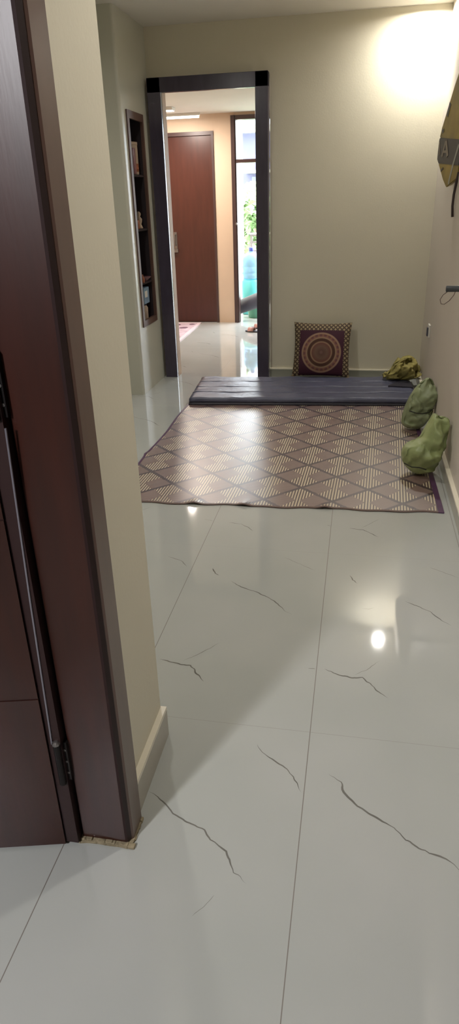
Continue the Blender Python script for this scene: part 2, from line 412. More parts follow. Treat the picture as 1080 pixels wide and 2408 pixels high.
# near pier between the camera's room and the hall
bm = bmesh.new()
box(bm, (-3.2, 1.147, 0), (-0.511, 1.447, MAIN_H))
box(bm, (-3.2, 1.10, 2.3), (WR + 0.2, 1.447, MAIN_H))
struct(link('wall_front', bm, 'wall'))
bm = bmesh.new()
prism(bm, [(-0.511, 1.147), (-0.494, 1.147), (-0.494, 1.452), (-0.511, 1.452)], 0, 0.094)
struct(link('baseboard_left', bm, 'base'))
bm = bmesh.new()
vs = box(bm, (-0.515, 1.147, 0.094), (-0.494, 1.452, 0.106))
struct(link('baseboard_left_lip', bm, 'lip'))
bm = bmesh.new()
box(bm, (WR - 0.020, 1.45, 0), (WR, 5.88, 0.072)); box(bm, (WR - 0.022, 1.45, 0.072), (WR, 5.88, 0.083), 1)
struct(link('baseboard_right', bm, ['base', 'lip']))
bm = bmesh.new()
box(bm, (-0.752, 5.866, 0), (WR - 0.022, 5.88, 0.068)); box(bm, (-0.752, 5.863, 0.068), (WR - 0.022, 5.88, 0.078), 1)
struct(link('baseboard_back', bm, ['baseg', 'lip']))
struct(obox('ceiling', (-3.3, -2.9, MAIN_H), (2.4, 6.02, MAIN_H + 0.08), 'ceil'))
struct(obox('wall_hall_left', (-3.3, 1.2, 0), (-3.2, 5.9, MAIN_H), 'wall'))
# camera's own room
bm = bmesh.new()
box(bm, (-3.3, -2.9, 0), (-3.2, 1.2, MAIN_H)); box(bm, (2.3, -2.9, 0), (2.4, 1.2, MAIN_H)); box(bm, (-3.3, -3.0, 0), (2.4, -2.9, MAIN_H))
box(bm, (WR, 1.02, 0), (2.4, 1.12, MAIN_H))
struct(link('wall_near_room', bm, 'walln'))
# far room
bm = bmesh.new()
FY = 8.735
box(bm, (-3.1, FY, 0), (-2.44, FY + 0.1, FAR_H)); box(bm, (-2.44, FY, 2.185), (-1.575, FY + 0.1, FAR_H))
box(bm, (-1.785, FY, 0), (-1.575, FY + 0.1, 2.185)); box(bm, (-1.575, FY, 2.33), (-0.55, FY + 0.1, FAR_H)); box(bm, (-0.55, FY, 0), (1.3, FY + 0.1, FAR_H))
struct(link('wall_far', bm, 'wallp'))
bm = bmesh.new()
box(bm, (-3.1, 6.02, 0), (-3.0, FY, FAR_H)); box(bm, (1.2, 6.02, 0), (1.3, FY, FAR_H))
box(bm, (-3.1, 5.93, 0), (-1.70, 6.03, MAIN_H))
struct(link('wall_far_side', bm, 'wallp'))
struct(obox('ceiling_far', (-3.1, 6.02, FAR_H), (1.3, FY + 0.1, FAR_H + 0.1), 'ceil'))

# ------------------------------------------------------------------ DOORS
# near door: frame at the pier end, leaf folded back against the wall, two hinges
d1 = struct(empty('door_1', (-0.57, 1.1, 0)))
def at(o, par):            # child built in world coordinates under a moved Empty
    o.parent = par; o.matrix_parent_inverse = par.matrix_world.inverted(); return o
bpy.context.view_layer.update()
bm = bmesh.new()
prism(bm, [(-0.500, 1.066), (-0.500, 1.147), (-0.640, 1.147), (-0.640, 1.085), (-0.618, 1.085), (-0.610, 1.066)], 0.012, 2.3)
at(link('door_frame', bm, 'wood'), d1)
bm = bmesh.new()
prism(bm, [(-0.4995, 1.072), (-0.488, 1.080), (-0.484, 1.084), (-0.484, 1.147), (-0.4995, 1.147)], 0.006, 2.3)
at(link('architrave', bm, 'jamb'), d1)
bm = bmesh.new(); prism(bm, [(-0.5, 1.0655), (-0.4945, 1.067), (-0.4885, 1.0785), (-0.5, 1.0785)], 0.012, 2.3)
at(link('groove', bm, 'groove'), d1)
bm = bmesh.new(); box(bm, (-0.505, 1.07, 2.2), (WR, 1.147, 2.3)); at(link('door_head', bm, 'jamb'), d1)
# leaf: starts by the hinge and runs back to the left, a little off the wall
ux, uy = -0.9735, -0.2287
hx, hy = -0.648, 1.040
def lp(s, t): return (hx + ux * s - uy * t * -1, hy + uy * s + ux * t * 1 * -1 * -1)
def leafpt(s, t):          # s along the leaf, t towards the camera
    nx, ny = uy * -1 * -1, -ux * -1   # normal
    n = Vector((uy, -ux));
    if n.y > 0: n = -n
    return (hx + ux * s + n.x * t, hy + uy * s + n.y * t)
bm = bmesh.new()
def leafprism(s0, s1, t0, t1, z0, z1, mi=0):
    prism(bm, [leafpt(s0, t0), leafpt(s1, t0), leafpt(s1, t1), leafpt(s0, t1)], z0, z1, mi)
LW = 0.80
leafprism(0, LW, -0.032, 0, 0.008, 0.466)
leafprism(0, LW, -0.032, -0.003, 0.466, 0.470, 1)
leafprism(0, LW, -0.032, 0, 0.470, 0.905)
leafprism(0, LW, -0.032, -0.003, 0.905, 0.908, 1)
leafprism(0, LW, -0.032, 0, 0.908, 2.15)
leaf = at(link('door_leaf', bm, ['wood', 'groove']), d1)
bm = bmesh.new()
tube(bm, [(-0.6375, 1.0445, 0.335), (-0.626, 1.0445, 0.72), (-0.612, 1.0445, 1.09)], 0.0022, 8)
at(link('gap_reflection', bm, 'gapglint'), d1)  # modelled silver line imitates light reflected in the gap beside the leaf
bm = bmesh.new(); prism(bm, [(-0.648, 1.046), (-0.616, 1.046), (-0.616, 1.088), (-0.648, 1.088)], 0.01, 2.25)
at(link('rebate', bm, 'groove'), d1)
for zc in (0.275, 1.165, 1.95):
    bm = bmesh.new()
    lathe(bm, [(0.008, zc - 0.06), (0.008, zc + 0.06)], (-0.626, 1.043, 0), 12)
    lathe(bm, [(0.005, zc + 0.06), (0.0095, zc + 0.062), (0.0095, zc + 0.068), (0.004, zc + 0.071)], (-0.626, 1.043, 0), 12, 1)
    box(bm, (-0.625, 1.055, zc - 0.058), (-0.609, 1.0665, zc + 0.058))
    hg = at(link('hinge', bm, ['blacksteel', 'steel'], smooth=False), d1); bpy.context.view_layer.update()
    bm = bmesh.new()
    for dz in (-0.035, 0.0, 0.035): lathe(bm, [(0.0034, 1.0535), (0.0034, 1.0555)], (-0.614, 0, zc + dz), 8, 0, 'Y')
    at(link('hinge_screw', bm, 'steel'), hg)
# mortar squeezed out under the jamb
bm = bmesh.new()
pp = [(-0.645, 1.066), (-0.617, 1.052), (-0.600, 1.056), (-0.575, 1.058), (-0.54, 1.057), (-0.51, 1.058), (-0.494, 1.056), (-0.482, 1.072), (-0.480, 1.147), (-0.645, 1.147)]
prism(bm, pp, 0, 0.0075)
for i in range(26):
    cx = random.uniform(-0.635, -0.49); box(bm, (cx, 1.056 + random.uniform(0, .004), 0), (cx + random.uniform(.006, .02), 1.07, random.uniform(.006, .013)), bev=0.002)
for i in range(8):
    cy = random.uniform(1.075, 1.14); box(bm, (-0.486, cy, 0), (-0.4815 + random.uniform(0, .004), cy + .012, random.uniform(.004, .010)), bev=0.0015)
struct(link('trim_2', bm, 'putty'))

# far room plain brown door
d2 = struct(empty('door_2', (-2.1, FY, 0))); bpy.context.view_layer.update()
leaf2 = at(obox('door_leaf', (-2.40, FY + 0.012, 0.006), (-1.812, FY + 0.05, 2.145), 'fdoor'), d2)
bm = bmesh.new()
box(bm, (-2.44, FY - 0.012, 0), (-2.40, FY + 0.08, 2.185)); box(bm, (-1.812, FY - 0.012, 0), (-1.785, FY + 0.08, 2.185)); box(bm, (-2.40, FY - 0.012, 2.145), (-1.812, FY + 0.08, 2.185))
at(link('door_frame', bm, 'ffr'), d2)
bm = bmesh.new()
box(bm, (-2.335, FY + 0.002, 0.86), (-2.295, FY + 0.012, 1.10), bev=0.004)
tube(bm, [(-2.315, FY + 0.01, 1.07), (-2.315, FY - 0.035, 1.07), (-2.318, FY - 0.045, 1.0), (-2.315, FY - 0.035, 0.95), (-2.315, FY + 0.01, 0.95)], 0.009)
box(bm, (-2.335, FY - 0.02, 0.862), (-2.285, FY + 0.006, 0.905), bev=0.005)
bpy.context.view_layer.update(); at(link('door_handle', bm, 'steel'), leaf2)

# balcony doorway: brown frame, transom with pane above, open below
d3 = struct(empty('door_3', (-1.06, FY, 0))); bpy.context.view_layer.update()
bm = bmesh.new()
box(bm, (-1.575, FY - 0.02, 0), (-1.515, FY + 0.1, 2.33)); box(bm, (-0.60, FY - 0.02, 0), (-0.545, FY + 0.1, 2.33))
box(bm, (-1.515, FY - 0.02, 2.285), (-0.60, FY + 0.1, 2.33)); box(bm, (-1.515, FY - 0.02, 1.842), (-0.60, FY + 0.1, 1.878))
box(bm, (-1.545, FY - 0.035, 0), (-1.53, FY - 0.02, 2.33))
at(link('door_frame', bm, 'ffr'), d3)
at(obox('transom_pane', (-1.515, FY + 0.03, 1.878), (-0.60, FY + 0.034, 2.285), 'glass'), d3)
bm = bmesh.new(); lathe(bm, [(0.012, -0.004), (0.014, 0.002), (0.008, 0.008), (0.0, 0.0082)][:-1], (-1.528, FY - 0.04, 1.18), 12, 0, 'Y')
at(link('latch_keeper', bm, 'steel'), d3)

# ------------------------------------------------------------------ LAMPS with their own fittings
for i, (lx_, ly_, wt) in enumerate(DOWNLIGHTS):
    t = empty('ceiling_downlight', (lx_, ly_, MAIN_H))
    tag(t, ['round recessed white downlight in the corner of the hall ceiling above the green sacks',
            'round recessed white downlight in the hall ceiling just inside the near doorway',
            'added round ceiling lamp lifting the ambient in the unseen left part of the hall'][i], 'light', 'hall downlights')
    bm = bmesh.new(); lathe(bm, [(0.040, -0.001), (0.054, -0.001), (0.056, -0.012), (0.041, -0.014)], (0, 0, 0), 32); link('trim_ring', bm, 'white', t, True)
    bm = bmesh.new(); lathe(bm, [(0.040, -0.006), (0.040, -0.009)], (0, 0, 0), 32); link('diffuser', bm, 'lampglow', t)
    l = lamp('downlight', 'AREA', (0, 0, -0.018), wt, (1.0, 0.97, 0.91), 0.08, spread=math.radians(170)); l.parent = t

t = empty('tube_light', (-2.2, 8.56, FAR_H)); tag(t, 'slim white tube light on the far room ceiling above the brown door', 'light')
link('housing', (lambda b: (box(b, (-0.3, -0.02, -0.03), (0.3, 0.02, 0.0), bev=0.004), b)[1])(bmesh.new()), 'white', t)
bm = bmesh.new(); lathe(bm, [(0.013, -0.29), (0.013, 0.29)], (0, 0, -0.04), 12, 0, 'X'); link('tube', bm, 'tubeglow', t, True)
t = empty('ceiling_light_panel', FAR_LAMP_XY + (FAR_H,)); tag(t, 'small square warm ceiling light on the left of the far room', 'light')
link('frame', (lambda b: (box(b, (-0.07, -0.07, -0.03), (0.07, 0.07, 0.0), bev=0.004), b)[1])(bmesh.new()), 'white', t)
link('diffuser', (lambda b: (box(b, (-0.06, -0.06, -0.034), (0.06, 0.06, -0.03)), b)[1])(bmesh.new()), 'tubeglow', t)
l = lamp('warm_panel', 'AREA', (0, 0, -0.04), FAR_LAMP, (1.0, 0.88, 0.78), 0.12, size_y=0.12); l.parent = t

rx, ry, rz, rw = ROOM_LAMP
t = empty('wall_tube_light', (rx, ry, rz)); tag(t, 'white tube light hanging in the room behind the near door', 'light')
link('housing', (lambda b: (box(b, (-0.12, -0.03, 0.01), (0.12, 0.03, 0.05), bev=0.004), b)[1])(bmesh.new()), 'white', t)
link('hanger', (lambda b: (tube(b, [(0, 0, 0.04), (0, 0, MAIN_H - rz)], 0.006), b)[1])(bmesh.new()), 'white', t)
l = lamp('cool_tube', 'AREA', (0, 0, 0.0), rw, (0.98, 0.97, 1.0), 0.22, size_y=0.22); l.parent = t; l.rotation_euler = (math.radians(38), 0, math.radians(-21))

# ------------------------------------------------------------------ WOVEN MAT
RC = dict(FL=(-1.272, 3.062), FR=(0.476, 3.128), BL=(-1.285, 5.50), BR=(0.440, 5.56))
def rugpt(a, b):
    p = Vector(RC['FL']).lerp(Vector(RC['FR']), a).lerp(Vector(RC['BL']).lerp(Vector(RC['BR']), a), b)
    y = p.y; x = p.x
    if b < 0.02: y += 0.006 * math.sin(a * 21) + 0.004 * math.sin(a * 55)
    if a < 0.01: x += 0.006 * math.sin(b * 17) - 0.012 * math.exp(-((b - 0.30) / 0.012) ** 2)
    h = 0.0055
    for ca in (0.27, 0.42, 0.66):
        h += 0.010 * math.exp(-((a - ca) / 0.018) ** 2) * math.exp(-(b / 0.02) ** 2)
    return x, y, h
def rugstrip(name, a0, a1, b0, b1, na, nb, m, parent, dz=0.0):
    bm = bmesh.new(); uvl = bm.loops.layers.uv.new('weave')
    top = [[bm.verts.new(Vector(rugpt(a0 + (a1 - a0) * i / na, b0 + (b1 - b0) * j / nb)) + Vector((0, 0, dz))) for i in range(na + 1)] for j in range(nb + 1)]
    bot = {}
    for j in range(nb + 1):
        for i in range(na + 1):
            if i in (0, na) or j in (0, nb):
                c = top[j][i].co; bot[(i, j)] = bm.verts.new((c.x, c.y, c.z - 0.004 - dz))
    fs = []
    for j in range(nb):
        for i in range(na): fs.append(bm.faces.new((top[j][i], top[j][i + 1], top[j + 1][i + 1], top[j + 1][i])))
    for i in range(na):
        bm.faces.new((top[0][i], bot[(i, 0)], bot[(i + 1, 0)], top[0][i + 1])); bm.faces.new((top[nb][i + 1], bot[(i + 1, nb)], bot[(i, nb)], top[nb][i]))
    for j in range(nb):
        bm.faces.new((top[j + 1][0], bot[(0, j + 1)], bot[(0, j)], top[j][0])); bm.faces.new((top[j][na], bot[(na, j)], bot[(na, j + 1)], top[j + 1][na]))
    for f in bm.faces:
        for lo in f.loops:
            x, y = lo.vert.co.x, lo.vert.co.y
            v_ = (y - 3.377) - 0.04 * (x - 0.103); u_ = (x - 0.103) - 0.035 * (y - 3.377)
            lo[uvl].uv = (u_, v_)
    return link(name, bm, m, parent)
rug = rugstrip('floor_mat', 0.008, 0.984, 0.006, 1, 120, 60, 'rug', None)
tag(rug, 'large woven plastic floor mat with mauve and cream diamond pattern on the white tiles', 'mat')
rugstrip('binding', 0.984, 1.0, 0.0, 1, 2, 60, 'rugedge', rug, 0.0008)
rugstrip('binding', 0.0, 0.008, 0.0, 1, 2, 60, 'rugedge', rug, 0.0008)
rugstrip('binding', 0.0, 0.984, 0.0, 0.006, 120, 2, 'rugedge2', rug, 0.0008)

# ------------------------------------------------------------------ FOLDING MATTRESS
ZR = 0.0065
mt = empty('floor_mattress', (-1.268, 4.895, ZR), math.radians(4.0))
tag(mt, 'thin charcoal blue floor mattress with lengthwise creases lying along the back wall', 'mattress')
def pad(name, x0, x1, y0, y1, z0, z1, m, seed, par, sag=0.004, r=0.02):
    nx, ny = 60, 10; bm = bmesh.new(); T = {}; B = {}
    def prof(k, n, w):      # edge rounding 0..1
        d = min(k, n - k) / n * w
        return min(1.0, math.sqrt(max(0, 1 - max(0, 1 - d / r) ** 2)))
    for j in range(ny + 1):
        for i in range(nx + 1):
            fx_, fy_ = i / nx, j / ny
            fy2 = 0.5 - 0.5 * math.cos(math.pi * fy_); fx2 = fx_ + 0.0
            x = x0 + (x1 - x0) * fx2; y = y0 + (y1 - y0) * fy2
            e = min(1.0, math.sqrt(max(0.0, 1 - max(0, 1 - min(fy2, 1 - fy2) * (y1 - y0) / r) ** 2)))
            e *= min(1.0, 0.55 + 0.45 * min(1, min(fx2, 1 - fx2) * (x1 - x0) / r))
            zt = z0 + (z1 - z0) * (0.35 + 0.65 * e) + noise.noise(Vector((x * 5, y * 14, seed))) * sag + noise.noise(Vector((x * 16, y * 30, seed + 4))) * sag * 0.4
            T[i, j] = bm.verts.new((x, y, zt)); B[i, j] = bm.verts.new((x, y, z0))
    for j in range(ny):
        for i in range(nx):
            bm.faces.new((T[i, j], T[i + 1, j], T[i + 1, j + 1], T[i, j + 1])); bm.faces.new((B[i, j + 1], B[i + 1, j + 1], B[i + 1, j], B[i, j]))
    for i in range(nx):
        bm.faces.new((B[i, 0], B[i + 1, 0], T[i + 1, 0], T[i, 0])); bm.faces.new((T[i, ny], T[i + 1, ny], B[i + 1, ny], B[i, ny]))
    for j in range(ny):
        bm.faces.new((B[0, j + 1], B[0, j], T[0, j], T[0, j + 1])); bm.faces.new((T[nx, j + 1], T[nx, j], B[nx, j], B[nx, j + 1]))
    return link(name, bm, m, par, True)
MW = 1.76
pad('base_pad', 0.0, MW, 0.0, 0.69, 0.0, 0.026, 'mattress2', 1, mt, 0.002)
for k in range(4):
    pad('panel', 0.004, MW, 0.004 + k * 0.172, 0.172 + k * 0.172, 0.022, 0.057, 'mattress', 5 + k, mt, 0.008, 0.007)
bm = bmesh.new(); prism(bm, [(1.56, 0.34), (1.75, 0.30), (1.75, 0.46), (1.64, 0.47)], 0.052, 0.068); link('folded_corner', bm, 'mattress2', mt)

# ------------------------------------------------------------------ MANDALA CUSHION
def cushion_mesh(w, hgt, t, n=36, pinch=0.06):
    bm = bmesh.new(); F = {}; Bk = {}
    for j in range(n + 1):
        for i in range(n + 1):
            u = -1 + 2 * i / n; v = -1 + 2 * j / n
            x = u * w / 2 * (1 - pinch * (1 - v * v) * abs(u) ** 3); z = v * hgt / 2 * (1 - pinch * (1 - u * u) * abs(v) ** 3)
            th = t * max(0, (1 - abs(u) ** 2.6)) ** 0.55 * max(0, (1 - abs(v) ** 2.6)) ** 0.55 * 0.5 + 0.002
            th += noise.noise(Vector((x * 9, z * 9, 2))) * 0.004 * (1 - max(abs(u), abs(v)))
            F[i, j] = bm.verts.new((x, -th, z)); Bk[i, j] = bm.verts.new((x, th, z))
    for j in range(n):
        for i in range(n):
            bm.faces.new((F[i, j], F[i + 1, j], F[i + 1, j + 1], F[i, j + 1])); bm.faces.new((Bk[i, j + 1], Bk[i + 1, j + 1], Bk[i + 1, j], Bk[i, j]))
    for i in range(n):
        bm.faces.new((F[i, 0], Bk[i, 0], Bk[i + 1, 0], F[i + 1, 0])); bm.faces.new((F[i, n], F[i + 1, n], Bk[i + 1, n], Bk[i, n]))
        bm.faces.new((F[0, i], F[0, i + 1], Bk[0, i + 1], Bk[0, i])); bm.faces.new((F[n, i], Bk[n, i], Bk[n, i + 1], F[n, i + 1]))
    return bm
cu = link('cushion', cushion_mesh(0.485, 0.455, 0.13), 'cushion', None, True)
cu.location = (-0.290, 5.715, 0.277); cu.rotation_euler = (math.radians(-20), math.radians(0.5), 0)
tag(cu, 'square cushion with purple and tan ringed mandala and chequered border leaning on the back wall', 'cushion')
for sx in (-1, 1):
    bm = bmesh.new()
    for k in range(6): tube(bm, [(sx * 0.225, 0, -0.215), (sx * (0.235 + 0.006 * k), -0.012 + 0.004 * k, -0.225 - 0.002 * k), (sx * (0.245 + 0.009 * k) - 0.03 * sx, -0.02 + 0.005 * k, -0.233)], 0.0028, 5)
    link('tassel', bm, 'tassel', cu)

# ------------------------------------------------------------------ GREEN SACKS (outline inflated about its own mid plane)
def inflate(pts, thick, pw=0.5, rings=20, n=110, wob=0.012, seed=0, zmin=0.0, ws=9):
    """pts: outline (x,z) metres; returns bmesh with volume along y"""
    P = [Vector(p) for p in pts]; N = len(P)
    # Catmull-Rom resample
    out = []
    for k in range(n):
        t = k / n * N; i = int(t); f = t - i
        p0, p1, p2, p3 = P[(i - 1) % N], P[i % N], P[(i + 1) % N], P[(i + 2) % N]
        out.append(0.5 * ((2 * p1) + (-p0 + p2) * f + (2 * p0 - 5 * p1 + 4 * p2 - p3) * f * f + (-p0 + 3 * p1 - 3 * p2 + p3) * f ** 3))
    c = sum(out, Vector((0, 0))) / n
    bm = bmesh.new(); sides = []
    for sgn in (-1, 1):
        rr = []
        for k in range(rings):
            s = 1 - k / rings
            s = math.sin(s * math.pi / 2)
            th = thick / 2 * (max(0, 1 - s ** 2)) ** pw
            ring = []
            for p in out:
                q = c + (p - c) * s
                v = Vector((q.x, sgn * th, q.y))
                w = noise.noise(v * ws + Vector((seed, 0, 0))) * wob + noise.noise(v * ws * 2.6 + Vector((0, seed, 0))) * wob * 0.55
                if k: v += Vector((w * 0.6, sgn * w * 1.5, w * 0.6))
                v.z = max(zmin, v.z)
                if k == 0 and sgn == 1: ring.append(None)
                else: ring.append(bm.verts.new(v))
            rr.append(ring)
        sides.append((rr, bm.verts.new((c.x, sgn * thick / 2, c.y))))
    sides[1][0][0] = sides[0][0][0]
    for si, (rr, tip) in enumerate(sides):
        for a, b in zip(rr, rr[1:]):
            for i in range(n):
                q = (a[i], a[(i + 1) % n], b[(i + 1) % n], b[i]); bm.faces.new(q if si == 0 else q[::-1])
        for i in range(n):
            q = (rr[-1][i], rr[-1][(i + 1) % n], tip); bm.faces.new(q if si == 0 else q[::-1])
    return bm
# further sack, upright pod
so = [(0.145, 0.335), (0.185, 0.338), (0.214, 0.275), (0.216, 0.20), (0.206, 0.12), (0.175, 0.03), (0.125, 0.0), (0.06, 0.004), (0.015, 0.035), (0.015, 0.10), (0.045, 0.20), (0.09, 0.285)]
sk = link('cloth_sack', inflate(so, 0.17, 0.5, wob=0.026, seed=3, ws=11), 'sack2', None, True)
sk.location = (0.315, 4.44, 0.011); sk.rotation_euler = (0, 0, math.radians(10))
tag(sk, 'slim grey green sack standing against the right wall, between mattress end and the fuller sack', 'sack')
bm = bmesh.new(); tube(bm, [(0.04, -0.070, 0.145), (0.08, -0.090, 0.135), (0.12, -0.092, 0.13), (0.17, -0.078, 0.135), (0.205, -0.04, 0.15)], 0.004, 6)
link('tie_cord', bm, 'tie', sk, True)
# nearer sack: fuller belly low on the left, neck up on the right
so = [(0.175, 0.345), (0.235, 0.340), (0.260, 0.31), (0.258, 0.22), (0.238, 0.10), (0.205, 0.03), (0.145, 0.0), (0.08, 0.005), (0.03, 0.05), (0.006, 0.11), (0.020, 0.160), (0.075, 0.195), (0.115, 0.235), (0.145, 0.30)]
sk2 = link('cloth_sack', inflate(so, 0.22, 0.5, wob=0.028, seed=11, ws=10), 'sack', None, True)
sk2.scale = (0.97, 1, 0.97); sk2.location = (0.275, 3.63, 0.011); sk2.rotation_euler = (0, 0, math.radians(6))
tag(sk2, 'fuller moss green sack with bulging belly, nearest of the two on the floor mat edge', 'sack')
bm = bmesh.new(); tube(bm, [(0.015, -0.06, 0.085), (0.05, -0.108, 0.080), (0.09, -0.120, 0.082), (0.13, -0.122, 0.070)], 0.0035, 6)
link('tie_cord', bm, 'tie', sk2, True)

# crumpled cloth in the corner, folds of a thick sheet
so = [(0.0, 0.045), (0.045, 0.06), (0.065, 0.11), (0.11, 0.145), (0.155, 0.170), (0.205, 0.168), (0.245, 0.12), (0.255, 0.03), (0.20, 0.0), (0.09, 0.0), (0.04, 0.0), (0.015, 0.02)]
cl = link('crumpled_cloth', inflate(so, 0.24, 0.5, wob=0.055, seed=21, rings=30, n=130, ws=14), 'cloth', None, True)
cl.scale = (1.08, 1, 1.1); cl.location = (0.235, 5.60, 0.066); cl.rotation_euler = (0, 0, math.radians(0))
tag(cl, 'crumpled olive yellow cloth heaped in the corner at the end of the mattress', 'cloth')

# ------------------------------------------------------------------ HANGING BAG, ROD, SOCKET on the right wall
A0 = Vector((0.425, 5.0)); Dd = Vector((0.1, -0.42)).normalized()
bagout = [(0.285, 1.481), (0.219, 1.521), (0.144, 1.583), (0.068, 1.646), (0.069, 1.693), (0.074, 1.752), (0.107, 1.819), (0.186, 1.923), (0.261, 2.022), (0.33, 2.10), (0.42, 2.12), (0.462, 2.05), (0.468, 1.75), (0.468, 1.53), (0.373, 1.505)]
hb = empty('hanging_bag', (0.0, 0.0, 0.0))
tag(hb, 'yellow and dark grey pointed hanging bag with a pale letter A on the right wall', 'bag')
def bp_(s, z, t=0.0):
    n = Vector((Dd.y, -Dd.x))      # away from the wall, towards the hall
    p = A0 + Dd * s + n * t
    return Vector((p.x, p.y, z))
def clipband(pts, lo, hi):
    def clip(P, zf, keep):
        o = []
        for a, b in zip(P, P[1:] + P[:1]):
            za = a[1] - zf(a[0]); zb = b[1] - zf(b[0]); ka = (za >= 0) == keep; kb = (zb >= 0) == keep
            if ka: o.append(a)
            if ka != kb:
                f = za / (za - zb); o.append((a[0] + (b[0] - a[0]) * f, a[1] + (b[1] - a[1]) * f))
        return o
    if lo: pts = clip(pts, lo, True)
    if hi: pts = clip(pts, hi, False)
    return pts
zt = lambda s: 1.774 - 0.10 * s; zb = lambda s: 1.628 - 0.075 * s
cx_ = 0.27; cz_ = 1.74
def bagpanel(name, lo, hi, m):
    P = clipband(bagout, lo, hi); bm = bmesh.new()
    f = [bm.verts.new(bp_(s, z, 0.0)) for s, z in P]
    k = [bm.verts.new(bp_(s + (cx_ - s) * 0.10 + 0.0, z + (cz_ - z) * 0.05, -0.035)) for s, z in P]
    bm.faces.new(f); bm.faces.new(k[::-1]); n = len(P)
    for i in range(n): bm.faces.new((f[i], f[(i + 1) % n], k[(i + 1) % n], k[i]))
    bmesh.ops.recalc_face_normals(bm, faces=bm.faces[:])
    # rounded outer rim
    es = [e for e in bm.edges if (e.verts[0] in f and e.verts[1] in f)]
    bmesh.ops.bevel(bm, geom=es, offset=0.004, segments=2, affect='EDGES')
    return link(name, bm, m, hb)
bagpanel('upper_panel', zt, None, 'yellow'); bagpanel('dark_band', zb, zt, 'band'); bagpanel('lower_panel', None, zb, 'yellow')
def ribbon(name, pts, w, m, t=0.002, par=hb):
    bm = bmesh.new(); L = []; Rr = []
    for i, (s, z) in enumerate(pts):
        a = Vector(pts[max(0, i - 1)]); b = Vector(pts[min(len(pts) - 1, i + 1)]); d = (b - a).normalized(); nn = Vector((-d.y, d.x)) * w / 2
        L.append((s + nn.x, z + nn.y)); Rr.append((s - nn.x, z - nn.y))
    P = L + Rr[::-1]; f = [bm.verts.new(bp_(s, z, t)) for s, z in P]; k = [bm.verts.new(bp_(s, z, t - 0.0025)) for s, z in P]; n = len(pts)
    for i in range(n - 1):
        a, b, c, d = i, i + 1, 2 * n - 2 - i, 2 * n - 1 - i
        bm.faces.new((f[a], f[b], f[c], f[d])); bm.faces.new((k[d], k[c], k[b], k[a]))
        bm.faces.new((f[a], k[a], k[b], f[b])); bm.faces.new((f[d], f[c], k[c], k[d]))
    bm.faces.new((f[0], f[-1], k[-1], k[0])); bm.faces.new((f[n - 1], k[n - 1], k[n], f[n]))
    return link(name, bm, m, par)
ribbon('reflective_strip', [(0.436, 1.705), (0.405, 1.655), (0.371, 1.601), (0.350, 1.556), (0.325, 1.500)], 0.020, 'strip')
# letter A and the slanting stroke beside it, as printed shapes
def stroke(bm, a, b, w, t=0.0022):
    a = Vector(a); b = Vector(b); d = (b - a).normalized(); nn = Vector((-d.y, d.x)) * w / 2
    P = [a + nn, b + nn, b - nn, a - nn]; f = [bm.verts.new(bp_(p.x, p.y, t)) for p in P]; k = [bm.verts.new(bp_(p.x, p.y, t - 0.002)) for p in P]
    bm.faces.new(f); bm.faces.new(k[::-1])
    for i in range(4): bm.faces.new((f[i], f[(i + 1) % 4], k[(i + 1) % 4], k[i]))
bm = bmesh.new()
stroke(bm, (0.160, 1.656), (0.206, 1.738), 0.022); stroke(bm, (0.262, 1.652), (0.214, 1.738), 0.026, 0.0028); stroke(bm, (0.185, 1.682), (0.240, 1.680), 0.014, 0.0025)
stroke(bm, (0.112, 1.668), (0.090, 1.740), 0.016)
link('letter_print', bm, 'letter', hb)
for a_, b_, w_ in [((0.185, 1.872), (0.222, 1.935), 0.03), ((0.12, 1.795), (0.15, 1.80), 0.02), ((0.165, 1.578), (0.205, 1.590), 0.012)]:
    bm = bmesh.new(); stroke(bm, a_, b_, w_); link('dark_print', bm, 'band', hb)
bm = bmesh.new()
tube(bm, [bp_(0.468, 1.56, -0.004), bp_(0.466, 1.50, 0.004), bp_(0.458, 1.44, 0.008), bp_(0.455, 1.38, 0.008), bp_(0.468, 1.319, 0.006)], 0.0075, 8)
link('strap', bm, 'strap', hb, True)
bm = bmesh.new(); tube(bm, [bp_(0.40, 2.105, -0.02), bp_(0.42, 2.16, -0.015), bp_(0.44, 2.20, -0.005)], 0.005, 6); link('hanging_loop', bm, 'strap', hb, True)
bm = bmesh.new(); lathe(bm, [(0.004, 0.0), (0.004, 0.045), (0.008, 0.047), (0.008, 0.05)], (WR - 0.05, 4.58, 2.195), 10, 0, 'X')
tag(link('wall_nail', bm, 'steel'), 'steel nail in the right wall holding the yellow bag', 'nail')

rd = empty('wall_rod', (0.47, 3.5, 1.03)); tag(rd, 'short dark grey rod sticking out of the right wall with a thin wire loop', 'rod')
bm = bmesh.new(); lathe(bm, [(0.010, -0.058), (0.0145, -0.056), (0.0145, 0.05), (0.0145, 0.066)], (0, 0, 0), 20, 0, 'X'); link('shaft', bm, 'rod', rd, True)
bm = bmesh.new(); lathe(bm, [(0.026, 0.058), (0.026, 0.067)], (0, 0, 0), 24, 0, 'X'); link('wall_plate', bm, 'rod', rd)
bm = bmesh.new(); tube(bm, [(-0.045, 0, -0.010), (-0.068, 0, -0.028), (-0.080, 0, -0.050), (-0.074, 0, -0.070), (-0.058, 0, -0.072), (-0.036, 0, -0.055), (-0.018, 0, -0.030), (-0.012, 0, -0.012)], 0.0018, 6)
link('wire_loop', bm, 'cord', rd, True)
bm = bmesh.new(); lathe(bm, [(0.003, 0.0), (0.003, 0.02), (0.006, 0.021), (0.006, 0.024)], (WR - 0.024, 3.60, 1.05), 8, 0, 'X')
tag(link('wall_screw', bm, 'steel'), 'tiny screw in the right wall just above the dark rod', 'screw')

